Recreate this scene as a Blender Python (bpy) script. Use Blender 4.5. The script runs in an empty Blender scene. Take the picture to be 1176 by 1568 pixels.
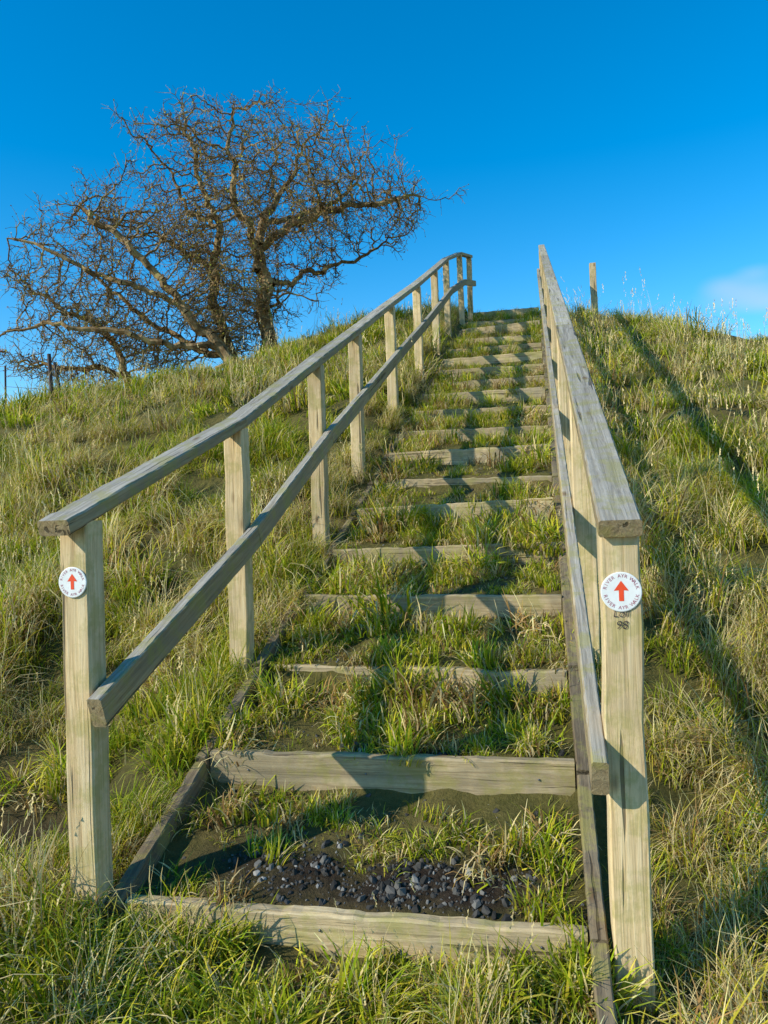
import bpy, math, random, bmesh
import numpy as np
from mathutils import Vector, Matrix, Euler
random.seed(7); rng=np.random.default_rng(7)
scene=bpy.context.scene
F=1180.0; PSI=math.radians(11.5); SP,CP=math.sin(PSI),math.cos(PSI)
OX,OY=0.495,2.02
def ws(x,y):
    dx=x-OX; dy=y-OY
    return dx*CP-dy*SP, dx*SP+dy*CP
def xy(w,s):
    return OX+w*CP+s*SP, OY-w*SP+s*CP
def unproj(px,py,Y):
    u=px-588; v=784-py
    return ((.9994*u+.0349*v)*Y/F, Y, (-.0349*u+.9994*v)*Y/F)
# ---------------------------------------------------------------- materials
def new_mat(name):
    m=bpy.data.materials.new(name); m.use_nodes=True
    nt=m.node_tree; nt.nodes.clear()
    return m,nt
def N(nt,t,**k):
    n=nt.nodes.new(t)
    for a,b in k.items():
        if a in ('inputs',):
            for i,v in b.items(): n.inputs[i].default_value=v
        else: setattr(n,a,b)
    return n
def ramp(nt,stops):
    r=nt.nodes.new('ShaderNodeValToRGB'); e=r.color_ramp.elements
    while len(e)<len(stops): e.new(0.5)
    for el,(p,c) in zip(e,stops):
        el.position=p; el.color=(c[0],c[1],c[2],1)
    return r
def mixc(nt,fac,a,b,mode='MIX'):
    m=nt.nodes.new('ShaderNodeMix'); m.data_type='RGBA'; m.blend_type=mode
    for s,v in ((m.inputs[0],fac),(m.inputs[6],a),(m.inputs[7],b)):
        if hasattr(v,'is_linked'): nt.links.new(v,s)
        else: s.default_value=v if not isinstance(v,tuple) else (*v[:3],1)
    return m.outputs[2]
def wood_mat(name,c_dark,c_mid,c_light,moss=0.0,grey=0.3,top=0.0,stain=.4):
    m,nt=new_mat(name); L=nt.links
    out=N(nt,'ShaderNodeOutputMaterial'); b=N(nt,'ShaderNodeBsdfPrincipled'); L.new(b.outputs[0],out.inputs[0])
    b.inputs['Roughness'].default_value=.85; b.inputs['Specular IOR Level'].default_value=.2
    tc=N(nt,'ShaderNodeTexCoord'); oi=N(nt,'ShaderNodeObjectInfo')
    off=N(nt,'ShaderNodeVectorMath',operation='MULTIPLY_ADD'); 
    cmb=N(nt,'ShaderNodeCombineXYZ')
    for i in range(3): L.new(oi.outputs['Random'],cmb.inputs[i])
    off.inputs[1].default_value=(37,53,91); L.new(cmb.outputs[0],off.inputs[0]); L.new(tc.outputs['Object'],off.inputs[2])
    mp=N(nt,'ShaderNodeMapping'); mp.inputs['Scale'].default_value=(2.2,60,60); L.new(off.outputs[0],mp.inputs[0])
    n1=N(nt,'ShaderNodeTexNoise',inputs={'Scale':1.0,'Detail':6.0,'Roughness':.7,'Distortion':.9}); L.new(mp.outputs[0],n1.inputs['Vector'])
    mp2=N(nt,'ShaderNodeMapping'); mp2.inputs['Scale'].default_value=(3,9,9); L.new(off.outputs[0],mp2.inputs[0])
    n2=N(nt,'ShaderNodeTexNoise',inputs={'Scale':1.0,'Detail':6.0,'Roughness':.65}); L.new(mp2.outputs[0],n2.inputs['Vector'])
    r=ramp(nt,[(.30,c_dark),(.5,c_mid),(.70,c_light)]); L.new(n1.outputs[0],r.inputs[0])
    r2=ramp(nt,[(.38,(0,0,0)),(.62,(1,1,1))]); L.new(n2.outputs[0],r2.inputs[0])
    g=N(nt,'ShaderNodeMath',operation='MULTIPLY'); L.new(r2.outputs[0],g.inputs[0]); g.inputs[1].default_value=grey
    c=mixc(nt,g.outputs[0],r.outputs[0],(.30,.25,.17))
    # broad weather staining
    n5=N(nt,'ShaderNodeTexNoise',inputs={'Scale':2.6,'Detail':5.0,'Roughness':.6,'Distortion':.5}); L.new(off.outputs[0],n5.inputs['Vector'])
    r5=ramp(nt,[(.40,(1,1,1)),(.60,(0,0,0))]); L.new(n5.outputs[0],r5.inputs[0])
    g5=N(nt,'ShaderNodeMath',operation='MULTIPLY'); L.new(r5.outputs[0],g5.inputs[0]); g5.inputs[1].default_value=stain
    c=mixc(nt,g5.outputs[0],c,(.24,.20,.13))
    if top>0:
        ge=N(nt,'ShaderNodeNewGeometry'); sx=N(nt,'ShaderNodeSeparateXYZ'); L.new(ge.outputs['Normal'],sx.inputs[0])
        mt=N(nt,'ShaderNodeMapRange'); L.new(sx.outputs[2],mt.inputs[0]); mt.inputs[1].default_value=.5; mt.inputs[2].default_value=.9; mt.inputs[3].default_value=0; mt.inputs[4].default_value=top
        gry=ramp(nt,[(.3,(.19,.17,.14)),(.5,(.38,.345,.285)),(.7,(.56,.52,.45))]); L.new(n1.outputs[0],gry.inputs[0])
        c=mixc(nt,mt.outputs[0],c,gry.outputs[0])
    mp3=N(nt,'ShaderNodeMapping'); mp3.inputs['Scale'].default_value=(3.2,9,9); L.new(off.outputs[0],mp3.inputs[0])
    vo=N(nt,'ShaderNodeTexVoronoi',inputs={'Scale':1.0}); L.new(mp3.outputs[0],vo.inputs['Vector'])
    rk=ramp(nt,[(.06,(1,1,1)),(.14,(0,0,0))]); L.new(vo.outputs['Distance'],rk.inputs[0])
    gk=N(nt,'ShaderNodeMath',operation='MULTIPLY'); L.new(rk.outputs[0],gk.inputs[0]); gk.inputs[1].default_value=.75
    c=mixc(nt,gk.outputs[0],c,(.15,.08,.03))
    mp4=N(nt,'ShaderNodeMapping'); mp4.inputs['Scale'].default_value=(1.3,38,38); L.new(off.outputs[0],mp4.inputs[0])
    n4=N(nt,'ShaderNodeTexNoise',inputs={'Scale':1.0,'Detail':2.0,'Distortion':.4}); L.new(mp4.outputs[0],n4.inputs['Vector'])
    rc=ramp(nt,[(.31,(1,1,1)),(.35,(0,0,0))]); L.new(n4.outputs[0],rc.inputs[0])
    gc=N(nt,'ShaderNodeMath',operation='MULTIPLY'); L.new(rc.outputs[0],gc.inputs[0]); gc.inputs[1].default_value=.75
    c=mixc(nt,gc.outputs[0],c,(.05,.035,.02))
    if moss>0:
        n3=N(nt,'ShaderNodeTexNoise',inputs={'Scale':9.0,'Detail':7.0,'Roughness':.7}); L.new(off.outputs[0],n3.inputs['Vector'])
        r3=ramp(nt,[(.49,(0,0,0)),(.60,(1,1,1))]); L.new(n3.outputs[0],r3.inputs[0])
        gm=N(nt,'ShaderNodeMath',operation='MULTIPLY'); L.new(r3.outputs[0],gm.inputs[0]); gm.inputs[1].default_value=moss
        c=mixc(nt,gm.outputs[0],c,(.33,.30,.07))
    hs=N(nt,'ShaderNodeHueSaturation'); mr=N(nt,'ShaderNodeMapRange'); L.new(oi.outputs['Random'],mr.inputs[0])
    mr.inputs[3].default_value=.82; mr.inputs[4].default_value=1.1; L.new(mr.outputs[0],hs.inputs['Value']); L.new(c,hs.inputs['Color'])
    L.new(hs.outputs[0],b.inputs['Base Color'])
    bu=N(nt,'ShaderNodeBump',inputs={'Strength':.8,'Distance':.005}); 
    sub=N(nt,'ShaderNodeMath',operation='SUBTRACT'); L.new(n1.outputs[0],sub.inputs[0]); L.new(gc.outputs[0],sub.inputs[1])
    L.new(sub.outputs[0],bu.inputs['Height']); L.new(bu.outputs[0],b.inputs['Normal'])
    return m
M_post=wood_mat('post_wood',(.42,.27,.12),(.76,.56,.30),(.88,.71,.44),moss=.45,grey=.3,stain=.25)
M_rail=wood_mat('rail_wood',(.16,.105,.05),(.36,.255,.125),(.54,.41,.23),moss=.5,grey=.4,top=.85,stain=.45)
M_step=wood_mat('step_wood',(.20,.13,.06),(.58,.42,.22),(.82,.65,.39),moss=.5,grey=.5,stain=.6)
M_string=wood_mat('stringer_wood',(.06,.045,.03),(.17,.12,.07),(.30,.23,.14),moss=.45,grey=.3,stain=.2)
def simple_mat(name,col,rough=.6,metal=0):
    m,nt=new_mat(name); out=N(nt,'ShaderNodeOutputMaterial'); b=N(nt,'ShaderNodeBsdfPrincipled'); nt.links.new(b.outputs[0],out.inputs[0])
    n=N(nt,'ShaderNodeTexNoise',inputs={'Scale':40.0,'Detail':4.0}); tc=N(nt,'ShaderNodeTexCoord'); nt.links.new(tc.outputs['Object'],n.inputs['Vector'])
    c=mixc(nt,n.outputs[0],tuple(x*.8 for x in col),tuple(min(1,x*1.12) for x in col))
    nt.links.new(c,b.inputs['Base Color']); b.inputs['Roughness'].default_value=rough; b.inputs['Metallic'].default_value=metal
    return m
M_white=simple_mat('sign_white',(.82,.82,.80),.4); M_red=simple_mat('sign_red',(.85,.08,.02),.4); M_ink=simple_mat('ink',(.03,.02,.03),.6)
M_inkred=simple_mat('letter_red',(.42,.12,.16),.5)
M_iron=simple_mat('rusty_iron',(.06,.04,.035),.7,.3); M_nail=simple_mat('nail',(.2,.2,.2),.4,.8)
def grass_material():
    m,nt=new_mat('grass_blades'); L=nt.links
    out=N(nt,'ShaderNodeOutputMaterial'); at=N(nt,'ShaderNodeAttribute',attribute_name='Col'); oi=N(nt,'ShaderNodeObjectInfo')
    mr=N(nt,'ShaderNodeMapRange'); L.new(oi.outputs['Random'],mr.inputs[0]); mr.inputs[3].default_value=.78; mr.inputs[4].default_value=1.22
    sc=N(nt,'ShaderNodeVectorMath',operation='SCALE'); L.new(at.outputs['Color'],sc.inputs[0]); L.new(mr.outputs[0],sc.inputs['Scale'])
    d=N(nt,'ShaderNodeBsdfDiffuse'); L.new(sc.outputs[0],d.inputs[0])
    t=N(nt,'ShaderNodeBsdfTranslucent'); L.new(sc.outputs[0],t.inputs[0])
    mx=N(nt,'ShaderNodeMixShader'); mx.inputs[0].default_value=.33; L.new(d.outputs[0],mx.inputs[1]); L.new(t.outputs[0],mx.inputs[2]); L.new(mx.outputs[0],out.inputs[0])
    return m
M_grass=grass_material()
def ground_material():
    m,nt=new_mat('soil_and_thatch'); L=nt.links
    out=N(nt,'ShaderNodeOutputMaterial'); b=N(nt,'ShaderNodeBsdfPrincipled'); L.new(b.outputs[0],out.inputs[0]); b.inputs['Roughness'].default_value=.95; b.inputs['Specular IOR Level'].default_value=.1
    tc=N(nt,'ShaderNodeTexCoord')
    n1=N(nt,'ShaderNodeTexNoise',inputs={'Scale':1.3,'Detail':4.0,'Roughness':.7}); L.new(tc.outputs['Object'],n1.inputs['Vector'])
    n2=N(nt,'ShaderNodeTexNoise',inputs={'Scale':28.0,'Detail':6.0,'Roughness':.75}); L.new(tc.outputs['Object'],n2.inputs['Vector'])
    r1=ramp(nt,[(.3,(.09,.11,.02)),(.5,(.18,.17,.04)),(.7,(.28,.21,.08))]); L.new(n1.outputs[0],r1.inputs[0])
    r2=ramp(nt,[(.3,(.03,.02,.012)),(.55,(.12,.085,.04)),(.8,(.26,.18,.08))]); L.new(n2.outputs[0],r2.inputs[0])
    at=N(nt,'ShaderNodeAttribute',attribute_name='bare')
    r3=ramp(nt,[(.3,(.015,.011,.008)),(.55,(.05,.035,.024)),(.8,(.10,.072,.045))]); L.new(n2.outputs[0],r3.inputs[0])
    c=mixc(nt,.5,r1.outputs[0],r2.outputs[0]); c=mixc(nt,at.outputs['Fac'],c,r3.outputs[0]); 
    L.new(c,b.inputs['Base Color'])
    bu=N(nt,'ShaderNodeBump',inputs={'Strength':1.0,'Distance':.03}); L.new(n2.outputs[0],bu.inputs['Height']); L.new(bu.outputs[0],b.inputs['Normal'])
    return m
M_ground=ground_material()
# ---------------------------------------------------------------- terrain
def hash2(i,j):
    h=np.sin(i*127.1+j*311.7)*43758.5453
    return h-np.floor(h)
def vnoise(x,y):
    i=np.floor(x); j=np.floor(y); fx=x-i; fy=y-j
    fx=fx*fx*(3-2*fx); fy=fy*fy*(3-2*fy)
    a=hash2(i,j);b=hash2(i+1,j);c=hash2(i,j+1);d=hash2(i+1,j+1)
    return (a*(1-fx)+b*fx)*(1-fy)+(c*(1-fx)+d*fx)*fy
def sstep(a,b,x):
    t=np.clip((x-a)/(b-a),0,1); return t*t*(3-2*t)
YR=np.array([2.02,2.61,3.19,3.75,4.32,4.89,5.45,6.0,6.62,7.23,7.80,8.44,9.01,9.6,10.3,11.04,11.8,12.6,13.5])
SI=1.0188*(YR-2.02)
def P(s): return -1.119+.3926*s
def Wd(s): return 1.33-.014*np.asarray(s)
CW=np.array([-400,-40,-12,-7.2,-5.5,-4.9,-4.2,-3.7,-3.2,-2.6,-1.4,0,.9,2.0,3.1,5,10,40,400.])
CZ=np.array([-6,-2,1.1,1.45,1.68,1.9,2.12,2.6,3.2,3.55,3.62,3.62,3.42,2.85,2.32,1.75,.8,-3,-6])
def T(w,s):
    w=np.asarray(w,float); s=np.asarray(s,float)
    base=np.where(s>0,P(s),-1.119+.22*s)
    base=np.maximum(base,-2.4+0*s)
    L=-Wd(np.clip(s,0,12))
    left=.22*sstep(2,5,s)*sstep(-.02,.35,L-w)-.22*sstep(.25,.7,L-w)*(1-sstep(.5,1.7,s))*sstep(.0,.35,s)
    left=left+.16*np.exp(-(((w+1.95)/.5)**2+((s+.38)/.3)**2))
    right=-(.10*sstep(0,.12,w)+.09*np.clip(w-.1,0,30))
    side=np.where(w<L,left,np.where(w>0,right,0))-.05
    tn=vnoise(w*2.3+5,s*2.3+9)*.6+vnoise(w*5.1,s*5.1)*.4-.5
    lump=tn*.28*np.maximum(sstep(.05,.6,w),sstep(.05,.6,L-w))
    big=(vnoise(w*.45+3,s*.45+1)-.5)*.35*np.maximum(sstep(1.5,4,w),sstep(1.5,4,L-w))
    z=base+side+lump+big*.6
    k=np.clip(np.searchsorted(SI,s-.02,side='right')-1,-1,len(SI)-1)
    kk=np.clip(k,0,len(SI)-2)
    f=np.clip((s-.02-SI[kk])/(SI[kk+1]-SI[kk]),0,1)
    tread=P(SI[kk])-.03+f*((P(SI[kk+1])-P(SI[kk]))-.085)+ (vnoise(w*9,s*9)-.5)*.035
    pre=-1.119-.10+.22*s+(vnoise(w*6,s*6)-.5)*.05
    st=np.where(k<0,pre,np.where(k>=len(SI)-1,P(SI[-1])-.03,tread))
    m=sstep(-.03,.01,w-L)*(1-sstep(-.01,.03,w))*(1-sstep(11.9,12.4,s))
    m=m*sstep(-.9,-.1,s)
    C=np.interp(w,CW,CZ)-.035*np.clip(s-13,0,150)
    k_=.35
    h=np.clip(.5+.5*(C-z)/k_,0,1)
    zs=C*(1-h)+z*h-k_*h*(1-h)
    return zs*(1-m)+st*m
def bare(w,s):
    b=np.exp(-(((w+2.1)/.38)**2+((s-.50)/.22)**2)*1.0)
    b=np.maximum(b,.7*np.exp(-(((w+3.0)/.3)**2+((s-1.35)/.2)**2)))
    nn=vnoise(w*9,s*9)-.5
    g1=np.clip(np.exp(-(((w+.55)/.42)**4+((s-.16)/.11)**4))+nn*.9*(np.abs(s-.18)<.2)*(np.abs(w+.6)<.6),0,1); g2=np.exp(-(((w+.62)/.28)**4+((s-.71)/.05)**4))*(.6+nn)
    g3=.9*np.exp(-(((w+1.0)/.22)**2+((s-.22)/.13)**2))
    return np.clip(np.maximum(np.maximum(b,g3),np.maximum(g1,g2)),0,1)
def growth(a,b,n): return np.geomspace(a,b,n)
wa=np.concatenate([-growth(9.4,420,26)[::-1],np.arange(-9.2,-1.65,.11),np.arange(-1.6,.3,.045),np.arange(.35,8,.11),growth(8.2,420,26)])
sa=np.concatenate([-growth(1.3,300,18)[::-1],np.arange(-1.25,12.5,.045),np.arange(12.6,18,.2),growth(18.4,700,26)])
WW,SS=np.meshgrid(wa,sa); ZZ=T(WW,SS); XX,YY=xy(WW,SS)
nw,ns=len(wa),len(sa)
V=np.stack([XX.ravel(),YY.ravel(),ZZ.ravel()],1)
ii=np.arange(nw*ns).reshape(ns,nw)
Fq=np.stack([ii[:-1,:-1],ii[:-1,1:],ii[1:,1:],ii[1:,:-1]],-1).reshape(-1,4)
me=bpy.data.meshes.new('ground'); me.from_pydata(V.tolist(),[],Fq.tolist()); me.materials.append(M_ground)
at=me.attributes.new('bare','FLOAT','POINT'); at.data.foreach_set('value',bare(WW,SS).ravel().astype(np.float32))
for p in me.polygons: p.use_smooth=True
ground=bpy.data.objects.new('ground',me); scene.collection.objects.link(ground)
# ---------------------------------------------------------------- helpers
def link(o,parent=None):
    scene.collection.objects.link(o)
    if parent: o.parent=parent
    return o
def empty(name,loc=(0,0,0)):
    e=bpy.data.objects.new(name,None); e.location=loc; e.empty_display_size=.2; scene.collection.objects.link(e); return e
def timber(name,p0,p1,wid,hgt,mat,parent,side=None,wob=.0015,ch=.005,wear=0):
    p0=Vector(p0);p1=Vector(p1); d=(p1-p0); Ln=d.length; ex=d/Ln
    if side is None: side=Vector((CP,-SP,0))
    ey=side-ex*side.dot(ex); ey.normalize(); ez=ex.cross(ey)
    if ez.z<-.01: ey=-ey; ez=-ez
    n=max(2,int(Ln/(.12 if not wear else .03))); c=ch; a=wid/2;b=hgt/2
    prof=[(-a+c,-b),(a-c,-b),(a,-b+c),(a,b-c),(a-c,b),(-a+c,b),(-a,b-c),(-a,-b+c)]
    vs=[];fs=[]; wv=0
    for i in range(n+1):
        t=i/n*Ln; oy=random.gauss(0,wob); oz=random.gauss(0,wob); wv=.75*wv+random.gauss(0,wear)
        for q,(y,z) in enumerate(prof):
            dz=-abs(wv) if (wear and q in (3,4,5,6)) else 0
            vs.append((t,y+(oy if not wear else oy*.3)+random.gauss(0,.0005),z+oz*(0 if wear else 1)+dz+random.gauss(0,.0005)))
    for i in range(n):
        for j in range(8):
            j2=(j+1)%8
            fs.append((i*8+j,(i+1)*8+j,(i+1)*8+j2,i*8+j2))
    fs.append(tuple(range(8))); fs.append(tuple(n*8+7-j for j in range(8)))
    me=bpy.data.meshes.new(name); me.from_pydata(vs,[],fs); me.materials.append(mat)
    o=bpy.data.objects.new(name,me)
    M=Matrix(((ex.x,ey.x,ez.x,p0.x),(ex.y,ey.y,ez.y,p0.y),(ex.z,ey.z,ez.z,p0.z),(0,0,0,1)))
    bm=bmesh.new(); bm.from_mesh(me); bmesh.ops.recalc_face_normals(bm,faces=bm.faces); bm.to_mesh(me); bm.free()
    link(o,parent); o.matrix_world=M
    if parent: o.matrix_parent_inverse=Matrix.Identity(4); o.matrix_basis=parent.matrix_basis.inverted()@M
    return o
EW=Vector((CP,-SP,0)); ES=Vector((SP,CP,0)); EZ=Vector((0,0,1))
# ---------------------------------------------------------------- steps
steps=empty('wooden_steps')
for i,s in enumerate(SI):
    z=P(s); l=float(Wd(s)); j=random.gauss(0,.010); tl=random.gauss(0,.02); dy=random.gauss(0,.015) if i>1 else 0
    a=xy(-l,s+.024+dy); b=xy(0,s+.024-dy)
    timber(f'riser_board_{i}',(a[0],a[1],z-.075+j),(b[0],b[1],z-.075+j+(tl if i>2 else 0)),.046,.15,M_step,steps,side=ES,ch=.007,wear=.0028)
    if i<3:
        for ww in (-.12,-l+.15,-l*.55):
            q=xy(ww,s-.0005); bpy.ops.mesh.primitive_uv_sphere_add(segments=8,ring_count=6,radius=.004,location=(q[0],q[1],z-.05))
            o=bpy.context.object; o.name='nail'; o.data.materials.append(M_nail); o.parent=steps
    if i<len(SI)-1:
        s2=SI[i+1]; sink=0 if i<3 else .035
        for nm,w0,w1 in (('left_side_board',-l-.028,-float(Wd(s2))-.028),('right_side_board',.028,.028)):
            a=xy(w0,s+.002); b=xy(w1,s2-.002)
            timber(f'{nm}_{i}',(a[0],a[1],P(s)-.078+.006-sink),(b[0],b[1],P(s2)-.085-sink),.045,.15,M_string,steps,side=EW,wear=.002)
a=xy(.028,-.75); b=xy(.028,0)
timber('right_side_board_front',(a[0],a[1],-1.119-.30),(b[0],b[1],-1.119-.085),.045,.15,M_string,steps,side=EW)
# ---------------------------------------------------------------- handrails
def tz(x,y):
    w,s=ws(x,y); return float(T(np.array([w]),np.array([s]))[0])
LP=[(2.3,.033),(3.485,.43),(4.73,.945),(5.75,1.36),(7.12,1.925),(8.7,2.56),(10.2,3.19),(11.5,3.74)]
pts=[(-.905+.2126*(Y-2.3),Y,z+.02) for Y,z in LP]+[(1.385,12.7,4.235),(1.63,13.4,4.44)]
hl=empty('wooden_handrail')
for i,(x,y,z) in enumerate(pts):
    timber(f'post_{i}',(x+random.gauss(0,.008),y,tz(x,y)-.35),(x,y,z-.048),.088 if i else .09,.088,M_post,hl,side=EW)
start=(-.905+.2126*(2.17-2.3),2.17,pts[0][2]-.13*.33)
rp=[start]+pts+[(1.66,13.5,4.44)]
def seg_rail(name,pl,off,wid,hgt,parent):
    for i in range(len(pl)-1):
        a=Vector(pl[i])+off; b=Vector(pl[i+1])+off
        d=(b-a).normalized()*.0015
        timber(f'{name}_{i}',a+d,b-d,wid,hgt,M_rail,parent,side=EW,wob=.001,wear=.0007)
merge=[rp[0],rp[2],rp[3],rp[4],rp[5],rp[6],rp[7],rp[8],rp[9],rp[11]]
seg_rail('top_rail',merge,Vector((0,0,-.023)),.098,.046,hl)
lo=[(p[0],p[1],p[2]-.50 if k>1 else p[2]-.56) for k,p in enumerate(merge)]
lo[0]=(merge[0][0]+.018,merge[0][1]+.06,merge[0][2]-.56); lo[1]=(merge[1][0],merge[1][1],merge[1][2]-.54)
seg_rail('lower_rail',lo,EW*.070,.045,.095,hl)
def RX(Y): return .603+.2018*(Y-2.0)
def RZ(Y): return -.035+.397*(Y-1.93)
hr=empty('wooden_handrail.001')
RYs=[2.0,3.45,4.95,6.45,8.0,9.6,11.2,12.7,13.85]
for i,Y in enumerate(RYs):
    x=RX(Y); timber(f'post_{i}',(x,Y,tz(x,Y)-.4),(x,Y,RZ(Y)-.048),.097,.097,M_post,hr,side=EW)
br=[1.92,4.95,8.0,11.2,13.95]
seg_rail('top_rail',[(RX(Y),Y,RZ(Y)) for Y in br],Vector((0,0,-.023)),.105,.046,hr)
seg_rail('lower_rail',[(RX(Y),Y,RZ(Y)-.62+.012*(Y-1.9)) for Y in [1.88,4.95,8.0,11.2,13.95]],-EW*.072,.042,.1,hr)
px=unproj(911,468,13.2); op=timber('wooden_post',(px[0],px[1],tz(px[0],px[1])-.3),(px[0]-.02,px[1],px[2]+.72),.105,.105,M_post,None,side=EW)
# ---------------------------------------------------------------- signs
def disc(name,r,th,mat):
    n=40; vs=[];fs=[]
    for y,rr in ((0,r),(-th*.7,r),(-th,r*.96)):
        for k in range(n):
            a=2*math.pi*k/n; vs.append((rr*math.cos(a),y,rr*math.sin(a)))
    for l in range(2):
        for k in range(n):
            k2=(k+1)%n; fs.append((l*n+k,l*n+k2,(l+1)*n+k2,(l+1)*n+k))
    fs.append(tuple(2*n+k for k in range(n))); fs.append(tuple(n-1-k for k in range(n)))
    me=bpy.data.meshes.new(name); me.from_pydata(vs,[],fs); me.materials.append(mat); return bpy.data.objects.new(name,me)
def flat(name,pts2,y,mat):
    me=bpy.data.meshes.new(name); me.from_pydata([(a,y,b) for a,b in pts2],[],[tuple(range(len(pts2)))]); me.materials.append(mat); return bpy.data.objects.new(name,me)
def sign(name,loc,r):
    e=empty(name,loc); e.rotation_euler=(0,0,-PSI)
    link(disc('disc',r,.003,M_white),e)
    k=r/.05
    arrow=[(-.006,-.023),(.006,-.023),(.006,.004),(.018,.003),(0,.028),(-.018,.003),(-.006,.004)]
    link(flat('arrow',[(a*k,b*k) for a,b in arrow],-.0036,M_red),e)
    for txt,a0,a1,flip in (('RIVER AYR WALK',math.radians(165),math.radians(15),False),('RIVER AYR WALK',math.radians(-165),math.radians(-15),True)):
        n=len(txt)
        for i,chh in enumerate(txt):
            if chh==' ': continue
            a=a0+(a1-a0)*i/(n-1)
            cu=bpy.data.curves.new('letter','FONT'); cu.body=chh; cu.size=r*.25; cu.align_x='CENTER'; cu.align_y='CENTER'; cu.materials.append(M_inkred)
            o=bpy.data.objects.new('letter_'+chh,cu); link(o,e)
            o.location=(r*.8*math.cos(a),-.0036,r*.8*math.sin(a))
            rot=(a-math.pi/2) if not flip else (a+math.pi/2)
            o.rotation_euler=(Matrix.Rotation(-rot,4,'Y')@Matrix.Rotation(math.pi/2,4,'X')).to_euler()
    return e
x,y,z=pts[0]; fr=Vector((x,y,0))-ES*.0455
sl=sign('trail_marker_sign',(fr.x-.003,fr.y,-(892-784)/F*2.26+.033),.045)
fr=Vector((RX(2.0),2.0,0))-ES*.050
sr=sign('trail_marker_sign.001',(fr.x,fr.y,-(906-784)/F*1.95-.012*1.95/1.0*.9),.0505)
for t,dz,sz in (('Loll',-.052,.028),('98',-.082,.03)):
    cu=bpy.data.curves.new('handwriting','FONT'); cu.body=t; cu.size=sz; cu.align_x='CENTER'; cu.shear=.2; cu.materials.append(M_ink); cu.offset=-.0003
    o=bpy.data.objects.new('handwriting',cu); link(o,sr); o.location=(-.002,-.0012,dz-.012); o.rotation_euler=(math.pi/2,0,0)
# ---------------------------------------------------------------- wire fence far left
wf=empty('wire_fence')
def rod(name,p0,p1,r,mat,parent):
    p0=Vector(p0);p1=Vector(p1);d=p1-p0
    q=d.to_track_quat('Z','Y').to_matrix(); vs=[];fs=[]
    for p in (p0,p1):
        for k in range(6):
            a=k*math.pi/3; vs.append(tuple(p+q@Vector((r*math.cos(a),r*math.sin(a),0))))
    for k in range(6): fs.append((k,(k+1)%6,6+(k+1)%6,6+k))
    fs.append((5,4,3,2,1,0)); fs.append((6,7,8,9,10,11))
    me=bpy.data.meshes.new(name); me.from_pydata(vs,[],fs); me.materials.append(mat); return link(bpy.data.objects.new(name,me),parent)
fps=[]
for (tx,ty,bx,by,Y) in ((75,542,82,642,9.0),(84,555,97,625,9.3),(8,560,8,618,9.9)):
    a=unproj(tx,ty,Y);b=unproj(bx,by,Y); rod('stake',(b[0],b[1],tz(b[0],b[1])-.2),a,.022 if Y<9.8 else .012,M_iron,wf); fps.append((Vector(b),Vector(a)))
for t in (.45,.7,.92):
    rod('wire',fps[0][0].lerp(fps[0][1],t),fps[1][0].lerp(fps[1][1],t),.003,M_iron,wf)
    rod('wire',fps[0][0].lerp(fps[0][1],t),fps[2][0].lerp(fps[2][1],t),.003,M_iron,wf)
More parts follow.
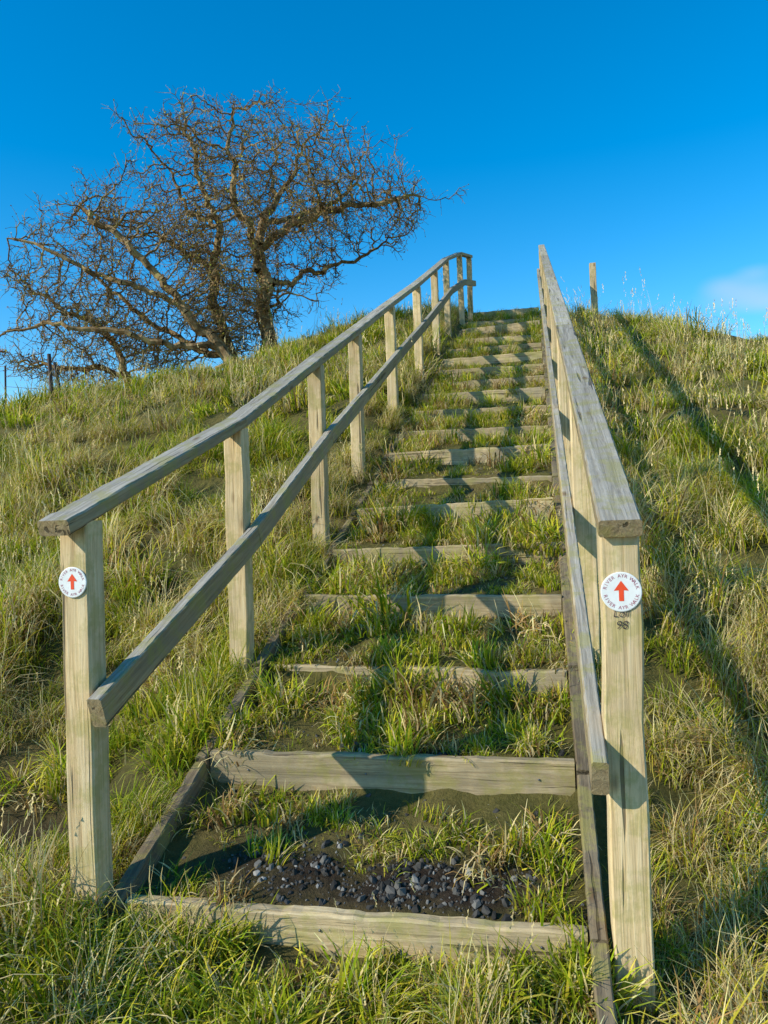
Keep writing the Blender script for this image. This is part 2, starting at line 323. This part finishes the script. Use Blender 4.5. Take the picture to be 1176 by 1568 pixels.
# ---------------------------------------------------------------- grass tufts
tcol=bpy.data.collections.new('grass_tufts')
G1=np.array([.22,.32,.012]);G2=np.array([.42,.48,.02]);YG=np.array([.68,.57,.05]);ST=np.array([.88,.69,.34]);BR=np.array([.44,.25,.09])
def tuft(idx,n,rad,l0,l1,bend,pal,wid=(.0025,.0045),stalk=False,clumps=1,seg=4):
    vs=[];fs=[];cs=[]
    cl=[(random.uniform(-1,1)*rad*.75,random.uniform(-1,1)*rad*.75,random.uniform(.65,1.3),random.uniform(-.2,.2),random.uniform(0,6.28)) for _ in range(clumps)] if clumps>1 else [(0,0,1,0,0)]
    cr=rad if clumps==1 else rad*.55
    for b in range(n):
        cx,cy,cL,cg,ca_=random.choice(cl)
        r=cr*math.sqrt(random.random()); a=random.uniform(0,2*math.pi); bx,by=cx+r*math.cos(a),cy+r*math.sin(a)
        az=a+random.gauss(0,1.0) if random.random()<.6 else ca_+random.gauss(0,.5)
        Ln=random.uniform(l0,l1)*(1-.3*r/cr)*cL; be=abs(random.gauss(bend,bend*.5)); wd=random.uniform(*wid)
        ang=random.uniform(.0,.35); k0=len(vs)
        p=min(.999,max(0,random.random()+cg)); acc=0; col=pal[-1][1]
        for wgt,c0 in pal:
            acc+=wgt
            if p<=acc: col=c0; break
        col=col*random.uniform(.7,1.15); tip=col*.6+ (YG if random.random()<.5 else ST)*.5
        kx=random.gauss(0,.3)
        cur=np.array([bx,by,-.02]); 
        for i in range(seg+1):
            t=i/seg
            w_=wd*(1-t**2.2)*(.8 if t<.1 else 1)+.0003
            sx,sy=-math.sin(az+kx*t),math.cos(az+kx*t)
            vs.append((cur[0]+sx*w_,cur[1]+sy*w_,cur[2])); vs.append((cur[0]-sx*w_,cur[1]-sy*w_,cur[2]))
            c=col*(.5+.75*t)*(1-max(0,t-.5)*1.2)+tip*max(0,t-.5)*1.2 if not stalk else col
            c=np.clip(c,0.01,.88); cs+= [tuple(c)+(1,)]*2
            an=min(ang+be*t*1.9,2.6)
            st=Ln/seg
            cur=cur+np.array([math.cos(az)*math.sin(an)*st,math.sin(az)*math.sin(an)*st,math.cos(an)*st])
        for i in range(seg):
            q=k0+i*2; fs.append((q,q+1,q+3,q+2))
        if stalk:
            for kk in range(6):
                base=cur-np.array([0,0,.012*kk]); a2=random.uniform(0,6.28); q=len(vs)
                vs+= [tuple(base),(base[0]+.008*math.cos(a2),base[1]+.008*math.sin(a2),base[2]+.006),(base[0],base[1],base[2]+.018)]; fs.append((q,q+1,q+2)); cs+=[tuple(ST)+(1,)]*3
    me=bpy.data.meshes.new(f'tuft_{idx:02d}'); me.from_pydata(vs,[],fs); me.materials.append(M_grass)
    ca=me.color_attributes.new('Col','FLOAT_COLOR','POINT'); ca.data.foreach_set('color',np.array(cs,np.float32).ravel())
    o=bpy.data.objects.new(f'tuft_{idx:02d}',me); tcol.objects.link(o)
GREEN=[(.28,G1),(.36,G2),(.23,YG),(.13,ST)]; STRAW=[(.08,G1),(.14,G2),(.22,YG),(.44,ST),(.12,BR)]; MIX=[(.2,G1),(.30,G2),(.25,YG),(.18,ST),(.07,BR)]
DEAD=[(.1,G2),(.15,YG),(.45,ST),(.3,BR)]
for i in range(4): tuft(i,150,.16,.12,.28,.9,GREEN,(.0018,.0036),clumps=5)
for i in range(4,8): tuft(i,170,.15,.18,.40,1.15,STRAW,(.0014,.0028),clumps=4)
for i in range(8,12): tuft(i,110,.10,.05,.12,.8,MIX,(.0016,.003),clumps=3)
for i in range(12,14): tuft(i,12,.14,.3,.52,.22,[(1,ST)],(.0010,.0018),True)
for i in range(14,16): tuft(i,100,.10,.06,.16,1.2,DEAD,(.0014,.0026),clumps=3)
for i in range(16,18): tuft(i,60,.06,.12,.2,.7,GREEN,(.002,.0036))
for i in range(18,22): tuft(i,75,.17,.11,.24,.85,GREEN,(.0032,.0055),clumps=5,seg=3)
for i in range(22,26): tuft(i,90,.16,.15,.33,1.05,STRAW,(.0024,.0045),clumps=4,seg=3)
PW=[];PS=[];IDX=[];SC=[]
def scatter(w0,w1,s0,s1,dens,fn):
    n=int((w1-w0)*(s1-s0)*dens); w=rng.uniform(w0,w1,n); s=rng.uniform(s0,s1,n)
    x,y=xy(w,s); fx=x/np.maximum(y,.2)
    keep=(np.abs(fx)<.8)&(y>1.3)
    w=w[keep];s=s[keep]
    bn=bare(w,s); kp=rng.random(len(w))>bn*1.1
    fn(w[kp],s[kp])
def side_fn(smul,far=False):
    def f(w,s):
        L=-Wd(np.clip(s,0,12)); m=(w<L-.08)|(w>.10)|(s>12.2)|(s<-.12); w,s=w[m],s[m]; L=L[m]
        q=vnoise(w*.8+11,s*.8+2)*.5+vnoise(w*2.2+4,s*2.2)*.5
        pst=np.where(w>0,.66,.26)+ (q-.5)*2.4 + np.where((w<L)&(w>L-.8)&(s>1.5),.25,0)
        r=rng.random(len(w)); r2=rng.random(len(w)); g0,g1_=(18,22) if far else (0,4)
        idx=np.where(r<pst,rng.integers(g1_,g1_+4,len(w)),rng.integers(g0,g0+4,len(w)))
        idx=np.where(r2<.05+.06*(w>0)*(s>5),rng.integers(12,14,len(w)),idx)
        if not far: idx=np.where((r2>.90),rng.integers(14,16,len(w)),idx)
        near=np.where(w>L-.15,1,0)*np.where(w<.25,1,0)
        sc=(.72+.5*rng.random(len(w)))*smul*np.where(near,.6,1)*(.6+.85*vnoise(w*2.5,s*2.5))
        PW.append(w);PS.append(s);IDX.append(idx);SC.append(sc)
    return f
def box_fn(lo,hi,sa_,sb):
    return lambda w,s:(PW.append(w),PS.append(s),IDX.append(rng.integers(lo,hi,len(w))),SC.append(sa_+sb*rng.random(len(w))))
scatter(-4,2.6,-1.3,1.9,64,side_fn(.88))
scatter(-6,4.5,1.9,4.5,32,side_fn(1.0))
scatter(-9.5,7.5,4.5,9,19,side_fn(1.15,True))
scatter(-12,9,9,15.5,13,side_fn(1.3,True))
scatter(-1.62,-1.36,.9,11.5,26,box_fn(0,8,.45,.4))
scatter(-1.68,-1.38,1.2,11.5,24,box_fn(4,8,.55,.4))
scatter(-1.65,-1.33,-.1,.38,70,box_fn(0,8,.45,.3))
scatter(.1,.3,-.3,6,30,box_fn(0,8,.4,.3))
def front_fn(w,s):
    idx=np.where(rng.random(len(w))<.6,rng.integers(8,12,len(w)),rng.integers(16,18,len(w)))
    PW.append(w);PS.append(s);IDX.append(idx);SC.append(.9+.6*rng.random(len(w)))
scatter(-1.4,.02,-.8,-.02,150,front_fn)
scatter(-2.3,-1.1,-.6,-.04,75,box_fn(0,8,.7,.45))
scatter(-1.4,-1.05,-.22,-.03,120,box_fn(0,4,.75,.4))
def stair_fn(w,s):
    L=-Wd(s); m=(w>L+.03)&(w<-.03); w,s,L=w[m],s[m],L[m]
    k=np.clip(np.searchsorted(SI,s,side='right')-1,0,len(SI)-2); f=(s-SI[k])/(SI[k+1]-SI[k])
    m=(f>.10)&(f<.97); w,s,L,f,k=w[m],s[m],L[m],f[m],k[m]
    edge=np.exp(-((w-L)/.22)**2)+np.exp(-(w/.2)**2)
    pz=vnoise(w*4+7,s*4+3)
    keep=rng.random(len(w))< np.clip(.35+1.1*pz+.4*edge - .2*(k>8),0,1); w,s,L,f,pz,edge=w[keep],s[keep],L[keep],f[keep],pz[keep],edge[keep]
    r=rng.random(len(w))
    idx=np.where(r<.55,rng.integers(8,12,len(w)),np.where(r<.80,rng.integers(14,16,len(w)),rng.integers(16,18,len(w))))
    sc=(.6+.5*rng.random(len(w)))*(.45+1.1*pz)*(1+.4*edge)*np.where(f>.65,1.4,1)
    PW.append(w);PS.append(s);IDX.append(idx);SC.append(sc)
scatter(-1.34,0,0,3,190,stair_fn); scatter(-1.34,0,3,11.8,105,stair_fn)
w=np.concatenate(PW);s=np.concatenate(PS);idx=np.concatenate(IDX);sc=np.concatenate(SC)
x,y=xy(w,s); z=T(w,s)-.008
n=len(w)
def inst_object(name,x,y,z,rot,sc,idx,coll):
    me=bpy.data.meshes.new(name); me.from_pydata(np.stack([x,y,z],1).tolist(),[],[])
    a=me.attributes.new('rot','FLOAT_VECTOR','POINT'); a.data.foreach_set('vector',rot.astype(np.float32).ravel())
    a=me.attributes.new('scl','FLOAT','POINT'); a.data.foreach_set('value',sc.astype(np.float32))
    a=me.attributes.new('idx','INT','POINT'); a.data.foreach_set('value',idx.astype(np.int32))
    o=bpy.data.objects.new(name,me); link(o)
    ng=bpy.data.node_groups.new(name+'_scatter','GeometryNodeTree')
    ng.interface.new_socket('Geometry',in_out='INPUT',socket_type='NodeSocketGeometry'); ng.interface.new_socket('Geometry',in_out='OUTPUT',socket_type='NodeSocketGeometry')
    gi=ng.nodes.new('NodeGroupInput');go=ng.nodes.new('NodeGroupOutput'); ip=ng.nodes.new('GeometryNodeInstanceOnPoints')
    ci=ng.nodes.new('GeometryNodeCollectionInfo'); ci.inputs[0].default_value=coll; ci.inputs[1].default_value=True; ci.inputs[2].default_value=True
    def na(nm,t):
        q=ng.nodes.new('GeometryNodeInputNamedAttribute'); q.data_type=t; q.inputs[0].default_value=nm; return q.outputs[0]
    L=ng.links
    L.new(gi.outputs[0],ip.inputs['Points']); L.new(ci.outputs[0],ip.inputs['Instance']); ip.inputs['Pick Instance'].default_value=True
    L.new(na('idx','INT'),ip.inputs['Instance Index']); L.new(na('rot','FLOAT_VECTOR'),ip.inputs['Rotation']); L.new(na('scl','FLOAT'),ip.inputs['Scale'])
    L.new(ip.outputs[0],go.inputs[0])
    md=o.modifiers.new('scatter','NODES'); md.node_group=ng
    return o
rot=np.stack([rng.normal(0,.2,n),rng.normal(0,.2,n),rng.uniform(0,6.283,n)],1)
inst_object('grass',x,y,z,rot,sc,idx,tcol)
# ---------------------------------------------------------------- gravel
def stone_mat():
    m,nt=new_mat('gravel_stone'); L=nt.links
    out=N(nt,'ShaderNodeOutputMaterial'); b=N(nt,'ShaderNodeBsdfDiffuse'); L.new(b.outputs[0],out.inputs[0])
    oi=N(nt,'ShaderNodeObjectInfo'); r=ramp(nt,[(0,(.03,.029,.027)),(.7,(.09,.084,.076)),(.93,(.20,.19,.17)),(1,(.36,.34,.31))]); L.new(oi.outputs['Random'],r.inputs[0]); L.new(r.outputs[0],b.inputs[0]); return m
M_stone=stone_mat(); gcol=bpy.data.collections.new('gravel_stones')
for i in range(4):
    bm=bmesh.new(); bmesh.ops.create_icosphere(bm,subdivisions=1,radius=1)
    for v in bm.verts: v.co=Vector((v.co.x*random.uniform(.6,1.4),v.co.y*random.uniform(.5,1.1),v.co.z*random.uniform(.3,.8)))
    me=bpy.data.meshes.new(f'stone_{i}'); bm.to_mesh(me); bm.free(); me.materials.append(M_stone); gcol.objects.link(bpy.data.objects.new(f'stone_{i}',me))
gw=np.concatenate([rng.uniform(-1.1,-.05,2300),rng.uniform(-1.1,-.4,900),rng.uniform(-1.3,0,1400)]); gs=np.concatenate([rng.uniform(.06,.42,2300),rng.uniform(.65,.85,900),rng.uniform(.05,4,1400)])
gb=bare(gw,gs)*np.clip(.1+1.5*vnoise(gw*7+1,gs*7),0,1); kp=(rng.random(len(gw))<gb*.9)|(np.arange(len(gw))>3200); gw,gs=gw[kp],gs[kp]
gx,gy=xy(gw,gs); gz=T(gw,gs)-.001; m=len(gx)
inst_object('gravel',gx,gy,gz,rng.uniform(0,6.28,(m,3)),np.clip(rng.lognormal(math.log(.0058),.6,m),.0025,.022),rng.integers(0,4,m),gcol)
# ---------------------------------------------------------------- tree
def bark_mat():
    m,nt=new_mat('hawthorn_bark'); L=nt.links
    out=N(nt,'ShaderNodeOutputMaterial'); b=N(nt,'ShaderNodeBsdfDiffuse'); L.new(b.outputs[0],out.inputs[0])
    tc=N(nt,'ShaderNodeTexCoord'); n=N(nt,'ShaderNodeTexNoise',inputs={'Scale':6.0,'Detail':4.0,'Roughness':.7}); L.new(tc.outputs['Object'],n.inputs['Vector'])
    r=ramp(nt,[(.3,(.06,.035,.018)),(.45,(.18,.115,.055)),(.57,(.33,.23,.12)),(.69,(.34,.30,.09))]); L.new(n.outputs[0],r.inputs[0]); L.new(r.outputs[0],b.inputs[0])
    return m
def bud_mat():
    m,nt=new_mat('buds_and_berries'); L=nt.links
    out=N(nt,'ShaderNodeOutputMaterial'); b=N(nt,'ShaderNodeBsdfDiffuse'); L.new(b.outputs[0],out.inputs[0])
    tc=N(nt,'ShaderNodeTexCoord'); n=N(nt,'ShaderNodeTexNoise',inputs={'Scale':2.5,'Detail':3.0}); L.new(tc.outputs['Object'],n.inputs['Vector'])
    r=ramp(nt,[(.35,(.32,.08,.03)),(.44,(.34,.20,.05)),(.54,(.42,.36,.05)),(.72,(.26,.32,.04))]); L.new(n.outputs[0],r.inputs[0]); L.new(r.outputs[0],b.inputs[0]); return m
M_bark=bark_mat(); M_bud=bud_mat()
def inpoly(px,py,poly):
    c=np.zeros(len(px),bool); j=len(poly)-1
    for i in range(len(poly)):
        xi,yi=poly[i];xj,yj=poly[j]
        cond=((yi>py)!=(yj>py))&(px<(xj-xi)*(py-yi)/((yj-yi)+1e-9)+xi); c^=cond; j=i
    return c
def make_tree(name,polys,limbs,strands,Y0,seed):
    rg=np.random.default_rng(seed); rd=random.Random(seed)
    A=[]
    for poly,natt,depth in polys:
        poly=np.array(poly,float); mn=poly.min(0);mx=poly.max(0); cen=(mn+mx)/2; cnt=0
        while cnt<natt:
            q=rg.uniform(mn,mx,(natt,2)); q=q[inpoly(q[:,0],q[:,1],poly)]
            dens=vnoise(q[:,0]/36+seed,q[:,1]/24)
            q=q[rg.random(len(q))<np.clip((dens-.34)*3.0,.015,1)][:natt-cnt]; cnt+=len(q)
            rr=np.linalg.norm((q-cen)/((mx-mn)/2),axis=1)
            for (a,b),r_ in zip(q,rr):
                dd=depth*math.sqrt(max(.1,1-min(r_,1)**2)); p=unproj(a,b,Y0); A.append((p[0],Y0+rg.uniform(-dd,dd),p[2]))
    for st in strands:
        for i in range(len(st)-1):
            a=np.array(st[i],float);b=np.array(st[i+1],float); m_=int(np.linalg.norm(b-a)/7)+1
            for k in range(m_):
                q=a+(b-a)*k/m_; p=unproj(q[0]+rg.normal(0,3),q[1]+rg.normal(0,3),Y0); A.append((p[0],Y0-.2+rg.normal(0,.06),p[2]))
    A=np.array(A); nodes=[];par=[]; step=.085
    for rt in limbs:
        isroot=rt[0][2]=='r'; pp=None; prev=-1
        for li,pt in enumerate(rt[1:]):
            a,b,dy=pt; p=np.array(unproj(a,b,Y0)); p[1]+=dy
            if pp is None:
                if isroot:
                    p[2]=tz(p[0],p[1])-.15; nodes.append(p); par.append(-1); prev=len(nodes)-1; pp=p; continue
                dd=[np.linalg.norm(q-p) for q in nodes]; prev=int(np.argmin(dd)); pp=nodes[prev]; 
            d=p-pp; k=max(1,int(np.linalg.norm(d)/step)); side=np.zeros(3)
            for i in range(1,k+1):
                side=side*.8+rg.normal(0,.028,3); fade=math.sin(math.pi*i/k)
                nodes.append(pp+d*i/k+side*(.3+fade)); par.append(prev); prev=len(nodes)-1
            pp=nodes[-1]
    NP=np.array(nodes); near=np.zeros(len(A),int); dist=np.full(len(A),1e9)
    for c0 in range(0,len(A),1500):
        d=np.linalg.norm(A[c0:c0+1500][:,None]-NP[None],axis=2); near[c0:c0+1500]=d.argmin(1); dist[c0:c0+1500]=d.min(1)
    alive=np.ones(len(A),bool); infl=1.3; kill=.09; used={}
    for it in range(150):
        act=alive&(dist<infl)
        if not act.any(): break
        ids=near[act]; vec=A[act]-NP[ids]; vec/=np.linalg.norm(vec,axis=1)[:,None]+1e-9
        u,inv=np.unique(ids,return_inverse=True); sm=np.zeros((len(u),3)); np.add.at(sm,inv,vec)
        nn=np.linalg.norm(sm,axis=1)[:,None]; sm=sm/(nn+1e-9)+rg.normal(0,.38,(len(u),3)); sm/=np.linalg.norm(sm,axis=1)[:,None]
        new=[];npar=[]
        for k,nid in enumerate(u):
            c=used.get(int(nid),0)
            if c>=4: continue
            used[int(nid)]=c+1
            new.append(NP[nid]+sm[k]*step*rd.uniform(.7,1.1)); npar.append(int(nid))
        if not new: break
        base=len(NP); new=np.array(new); NP=np.vstack([NP,new]); par+=npar
        ai=np.where(alive)[0]
        for c0 in range(0,len(ai),1500):
            sub=ai[c0:c0+1500]; d=np.linalg.norm(A[sub][:,None]-new[None],axis=2); j=d.argmin(1); dm=d.min(1)
            b=dm<dist[sub]; near[sub[b]]=base+j[b]; dist[sub[b]]=dm[b]
        alive&=dist>kill
    n=len(NP); par=np.array(par); E=2.3; r0=.0052
    acc=np.zeros(n); child=np.zeros(n,int)
    for i in range(n-1,-1,-1):
        if child[i]==0: acc[i]=r0**E
        if par[i]>=0: acc[par[i]]+=acc[i]; child[par[i]]+=1
    R=np.clip(acc**(1/E),0,.135)
    vs=[];fs=[];mi=[]
    def tube(p,q,ra,rb,k,m=0):
        d=q-p; l=np.linalg.norm(d)
        if l<1e-6: return
        d=d/l; up=np.array([0,0,1.]) if abs(d[2])<.9 else np.array([1.,0,0]); a=np.cross(d,up); a/=np.linalg.norm(a); b=np.cross(d,a); b0=len(vs)
        p=p-d*ra*.3
        for c,r_ in ((p,ra),(q,rb)):
            for t in range(k):
                th=2*math.pi*t/k; vs.append(tuple(c+a*(r_*math.cos(th))+b*(r_*math.sin(th))))
        for t in range(k): fs.append((b0+t,b0+(t+1)%k,b0+k+(t+1)%k,b0+k+t)); mi.append(m)
    for i in range(n):
        if par[i]<0: continue
        p=par[i]; k=8 if R[i]>.05 else (6 if R[i]>.02 else 4)
        tube(NP[p],NP[i],min(R[p],R[i]*1.25),R[i],k)
        if R[i]<.03:
            nt_=(2 if R[i]<.012 else 1)
            d0=NP[i]-NP[p]; d0/=np.linalg.norm(d0)+1e-9
            for _ in range(nt_):
                if rd.random()>.75: continue
                d=d0*.6+rg.normal(0,.6,3)+np.array([0,0,.1]); d/=np.linalg.norm(d); q=NP[i].copy(); Lt=rd.uniform(.04,.13)
                for sgi in range(2):
                    q2=q+d*Lt; tube(q,q2,.0042-.001*sgi,.0030-.001*sgi,3); q=q2; d=d+rg.normal(0,.45,3); d/=np.linalg.norm(d)
                    if rd.random()<.75:
                        s_=rd.uniform(.008,.021); e1=rg.normal(0,1,3);e1/=np.linalg.norm(e1); e2=np.cross(e1,rg.normal(0,1,3)); e2/=np.linalg.norm(e2); b0=len(vs)
                        vs.extend([tuple(q+e1*s_),tuple(q+e2*s_*.7),tuple(q-e1*s_*.6),tuple(q-e2*s_*.7)]); fs.append((b0,b0+1,b0+2,b0+3)); mi.append(1)
    me=bpy.data.meshes.new(name); me.from_pydata(vs,[],fs); me.materials.append(M_bark); me.materials.append(M_bud)
    me.polygons.foreach_set('material_index',np.array(mi,np.int32)); o=bpy.data.objects.new(name,me); link(o)
R_=(0,0,'r'); B_=(0,0,'b')
polyA=[(178,188),(240,182),(290,152),(330,180),(410,165),(450,190),(490,185),(500,230),(560,230),(575,280),(640,280),(650,330),(630,370),(560,360),(500,400),(450,410),(435,440),(440,470),(400,500),(380,540),(330,540),(290,520),(250,540),(220,480),(200,420),(160,390),(150,340),(190,290),(235,270),(225,230)]
polyB=[(130,330),(170,290),(230,330),(300,370),(350,430),(340,560),(250,585),(180,590),(110,600),(60,585),(0,565),(0,530),(30,500),(20,440),(30,395),(70,365),(110,360)]
polyC=[(240,320),(400,280),(440,420),(380,540),(260,560),(200,470)]
polyD=[(120,470),(380,440),(400,560),(330,590),(200,600),(90,600)]
limbs=[
 [R_,(413,580,0),(414,520,0),(405,460,-.05),(398,400,0),(402,345,0),(425,295,.1),(450,235,.2),(490,190,.2)],
 [R_,(352,590,.4),(346,535,.4),(322,470,.4),(318,400,.3),(330,340,.2),(305,280,.1),(290,215,0),(285,180,0)],
 [R_,(447,575,-.3),(425,520,-.3),(412,470,-.2)],
 [R_,(372,590,-.5),(350,545,-.6),(300,490,-.7),(250,430,-.8),(200,380,-.8),(150,345,-.7)],
 [R_,(205,610,.2),(190,570,.2),(160,520,.3),(110,480,.3),(60,445,.3),(15,425,.2)],
 [B_,(402,380,0),(450,355,-.3),(520,345,-.5),(590,330,-.5),(640,318,-.4)],
 [B_,(405,440,0),(455,400,.5),(510,380,.8),(570,355,.8)],
 [B_,(402,345,0),(440,320,.5),(500,285,.6),(550,245,.5)],
 [B_,(398,400,0),(370,330,-.6),(360,260,-.7),(370,200,-.6)],
 [B_,(328,340,.2),(270,300,.6),(250,240,.6),(215,205,.5)],
 [B_,(320,400,.3),(250,350,.9),(190,310,.9)],
 [B_,(425,295,.1),(410,240,.7),(405,190,.7)],
 [B_,(300,490,-.7),(220,460,-1.0),(130,420,-1.0),(50,392,-.8)],
 [B_,(346,535,.4),(270,510,.8),(200,470,.9),(120,400,.8)],
 [B_,(352,545,-.6),(270,545,-1.0),(180,530,-1.1),(90,530,-1.0),(20,545,-.9)],
 [B_,(190,570,.2),(130,565,.0),(60,560,0)],
 [B_,(414,470,0),(450,460,-.4),(490,470,-.4)],
]
strA=[[(470,215),(500,170),(524,142)],[(520,265),(570,225),(618,215)],[(620,320),(670,318),(714,298)],[(240,215),(205,195),(178,186)],[(430,450),(480,440),(526,433)],[(420,470),(460,488),(498,476)],[(300,190),(283,147)],[(405,200),(412,160)],[(340,230),(335,178)],[(580,330),(650,290)],
 [(90,540),(40,555),(-5,545)],[(150,340),(135,300),(127,258)],[(100,400),(60,390),(22,388)],[(60,460),(20,430),(-5,415)],[(200,320),(160,280)],[(100,340),(60,300)],[(40,520),(10,545)]]
make_tree('hawthorn_tree',[(polyA,5200,1.7),(polyB,2800,1.4),(polyC,1800,1.3),(polyD,1500,1.1)],limbs,strA,12.0,3)
lg=empty('fallen_branch')
for pl in ([(330,565),(360,552),(385,560),(395,578)],[(300,585),(340,570),(375,572)]):
    for i in range(len(pl)-1):
        a=unproj(*pl[i],11.3);b=unproj(*pl[i+1],11.3); rod('limb',a,b,.035-.006*i,M_bark,lg)
# ---------------------------------------------------------------- light & sky
EL=math.radians(30.5); AZ=math.radians(65)
d=Vector((math.sin(AZ)*math.cos(EL),math.cos(AZ)*math.cos(EL),-math.sin(EL)))
sl_=bpy.data.lights.new('sun','SUN'); sl_.energy=5.0; sl_.angle=math.radians(.5); sl_.color=(1,.95,.80)
so=bpy.data.objects.new('sun',sl_); so.rotation_euler=d.to_track_quat('-Z','Y').to_euler(); so.location=(-8,-5,10); link(so)
w_=bpy.data.worlds.new('World'); scene.world=w_; w_.use_nodes=True; nt=w_.node_tree; nt.nodes.clear(); L=nt.links
out=N(nt,'ShaderNodeOutputWorld'); bg=N(nt,'ShaderNodeBackground'); L.new(bg.outputs[0],out.inputs[0]); bg.inputs[1].default_value=.15
sky=N(nt,'ShaderNodeTexSky'); sky.sky_type='NISHITA'; sky.sun_disc=False; sky.sun_elevation=EL; sky.sun_rotation=math.radians(245); sky.ozone_density=2.6; sky.air_density=1.0; sky.dust_density=.03
hs=N(nt,'ShaderNodeHueSaturation'); hs.inputs['Saturation'].default_value=1.48; hs.inputs['Value'].default_value=1.45; hs.inputs['Hue'].default_value=.495; L.new(sky.outputs[0],hs.inputs['Color'])
tc=N(nt,'ShaderNodeTexCoord'); cd=Vector((.480,1,.266)).normalized()
c=hs.outputs[0]
for (ox,oz,kx,kz,st) in ((0,0,15,38,.40),(.03,-.012,22,60,.35),(-.028,.012,30,60,.25),(.01,.022,30,80,.25)):
    vs_=N(nt,'ShaderNodeVectorMath',operation='SUBTRACT'); vs_.inputs[1].default_value=cd+Vector((ox,0,oz)); L.new(tc.outputs['Generated'],vs_.inputs[0])
    sc_=N(nt,'ShaderNodeVectorMath',operation='MULTIPLY'); sc_.inputs[1].default_value=(kx,kx,kz); L.new(vs_.outputs[0],sc_.inputs[0])
    ln=N(nt,'ShaderNodeVectorMath',operation='LENGTH'); L.new(sc_.outputs[0],ln.inputs[0])
    mr=N(nt,'ShaderNodeMapRange'); mr.interpolation_type='SMOOTHSTEP'; L.new(ln.outputs['Value'],mr.inputs[0]); mr.inputs[1].default_value=0; mr.inputs[2].default_value=1; mr.inputs[3].default_value=st; mr.inputs[4].default_value=0
    c=mixc(nt,mr.outputs[0],c,(4.6,5.0,5.9))
L.new(c,bg.inputs[0])
# ---------------------------------------------------------------- camera
cam=bpy.data.cameras.new('camera'); cam.sensor_fit='VERTICAL'; cam.sensor_height=36; cam.lens=36*F/1568; cam.clip_start=.05; cam.clip_end=2000
co=bpy.data.objects.new('camera',cam); co.matrix_world=Matrix.Rotation(math.pi/2,4,'X')@Matrix.Rotation(math.radians(-2),4,'Z'); link(co); scene.camera=co
scene.view_settings.view_transform='Standard'; scene.view_settings.look='None'; scene.view_settings.exposure=0
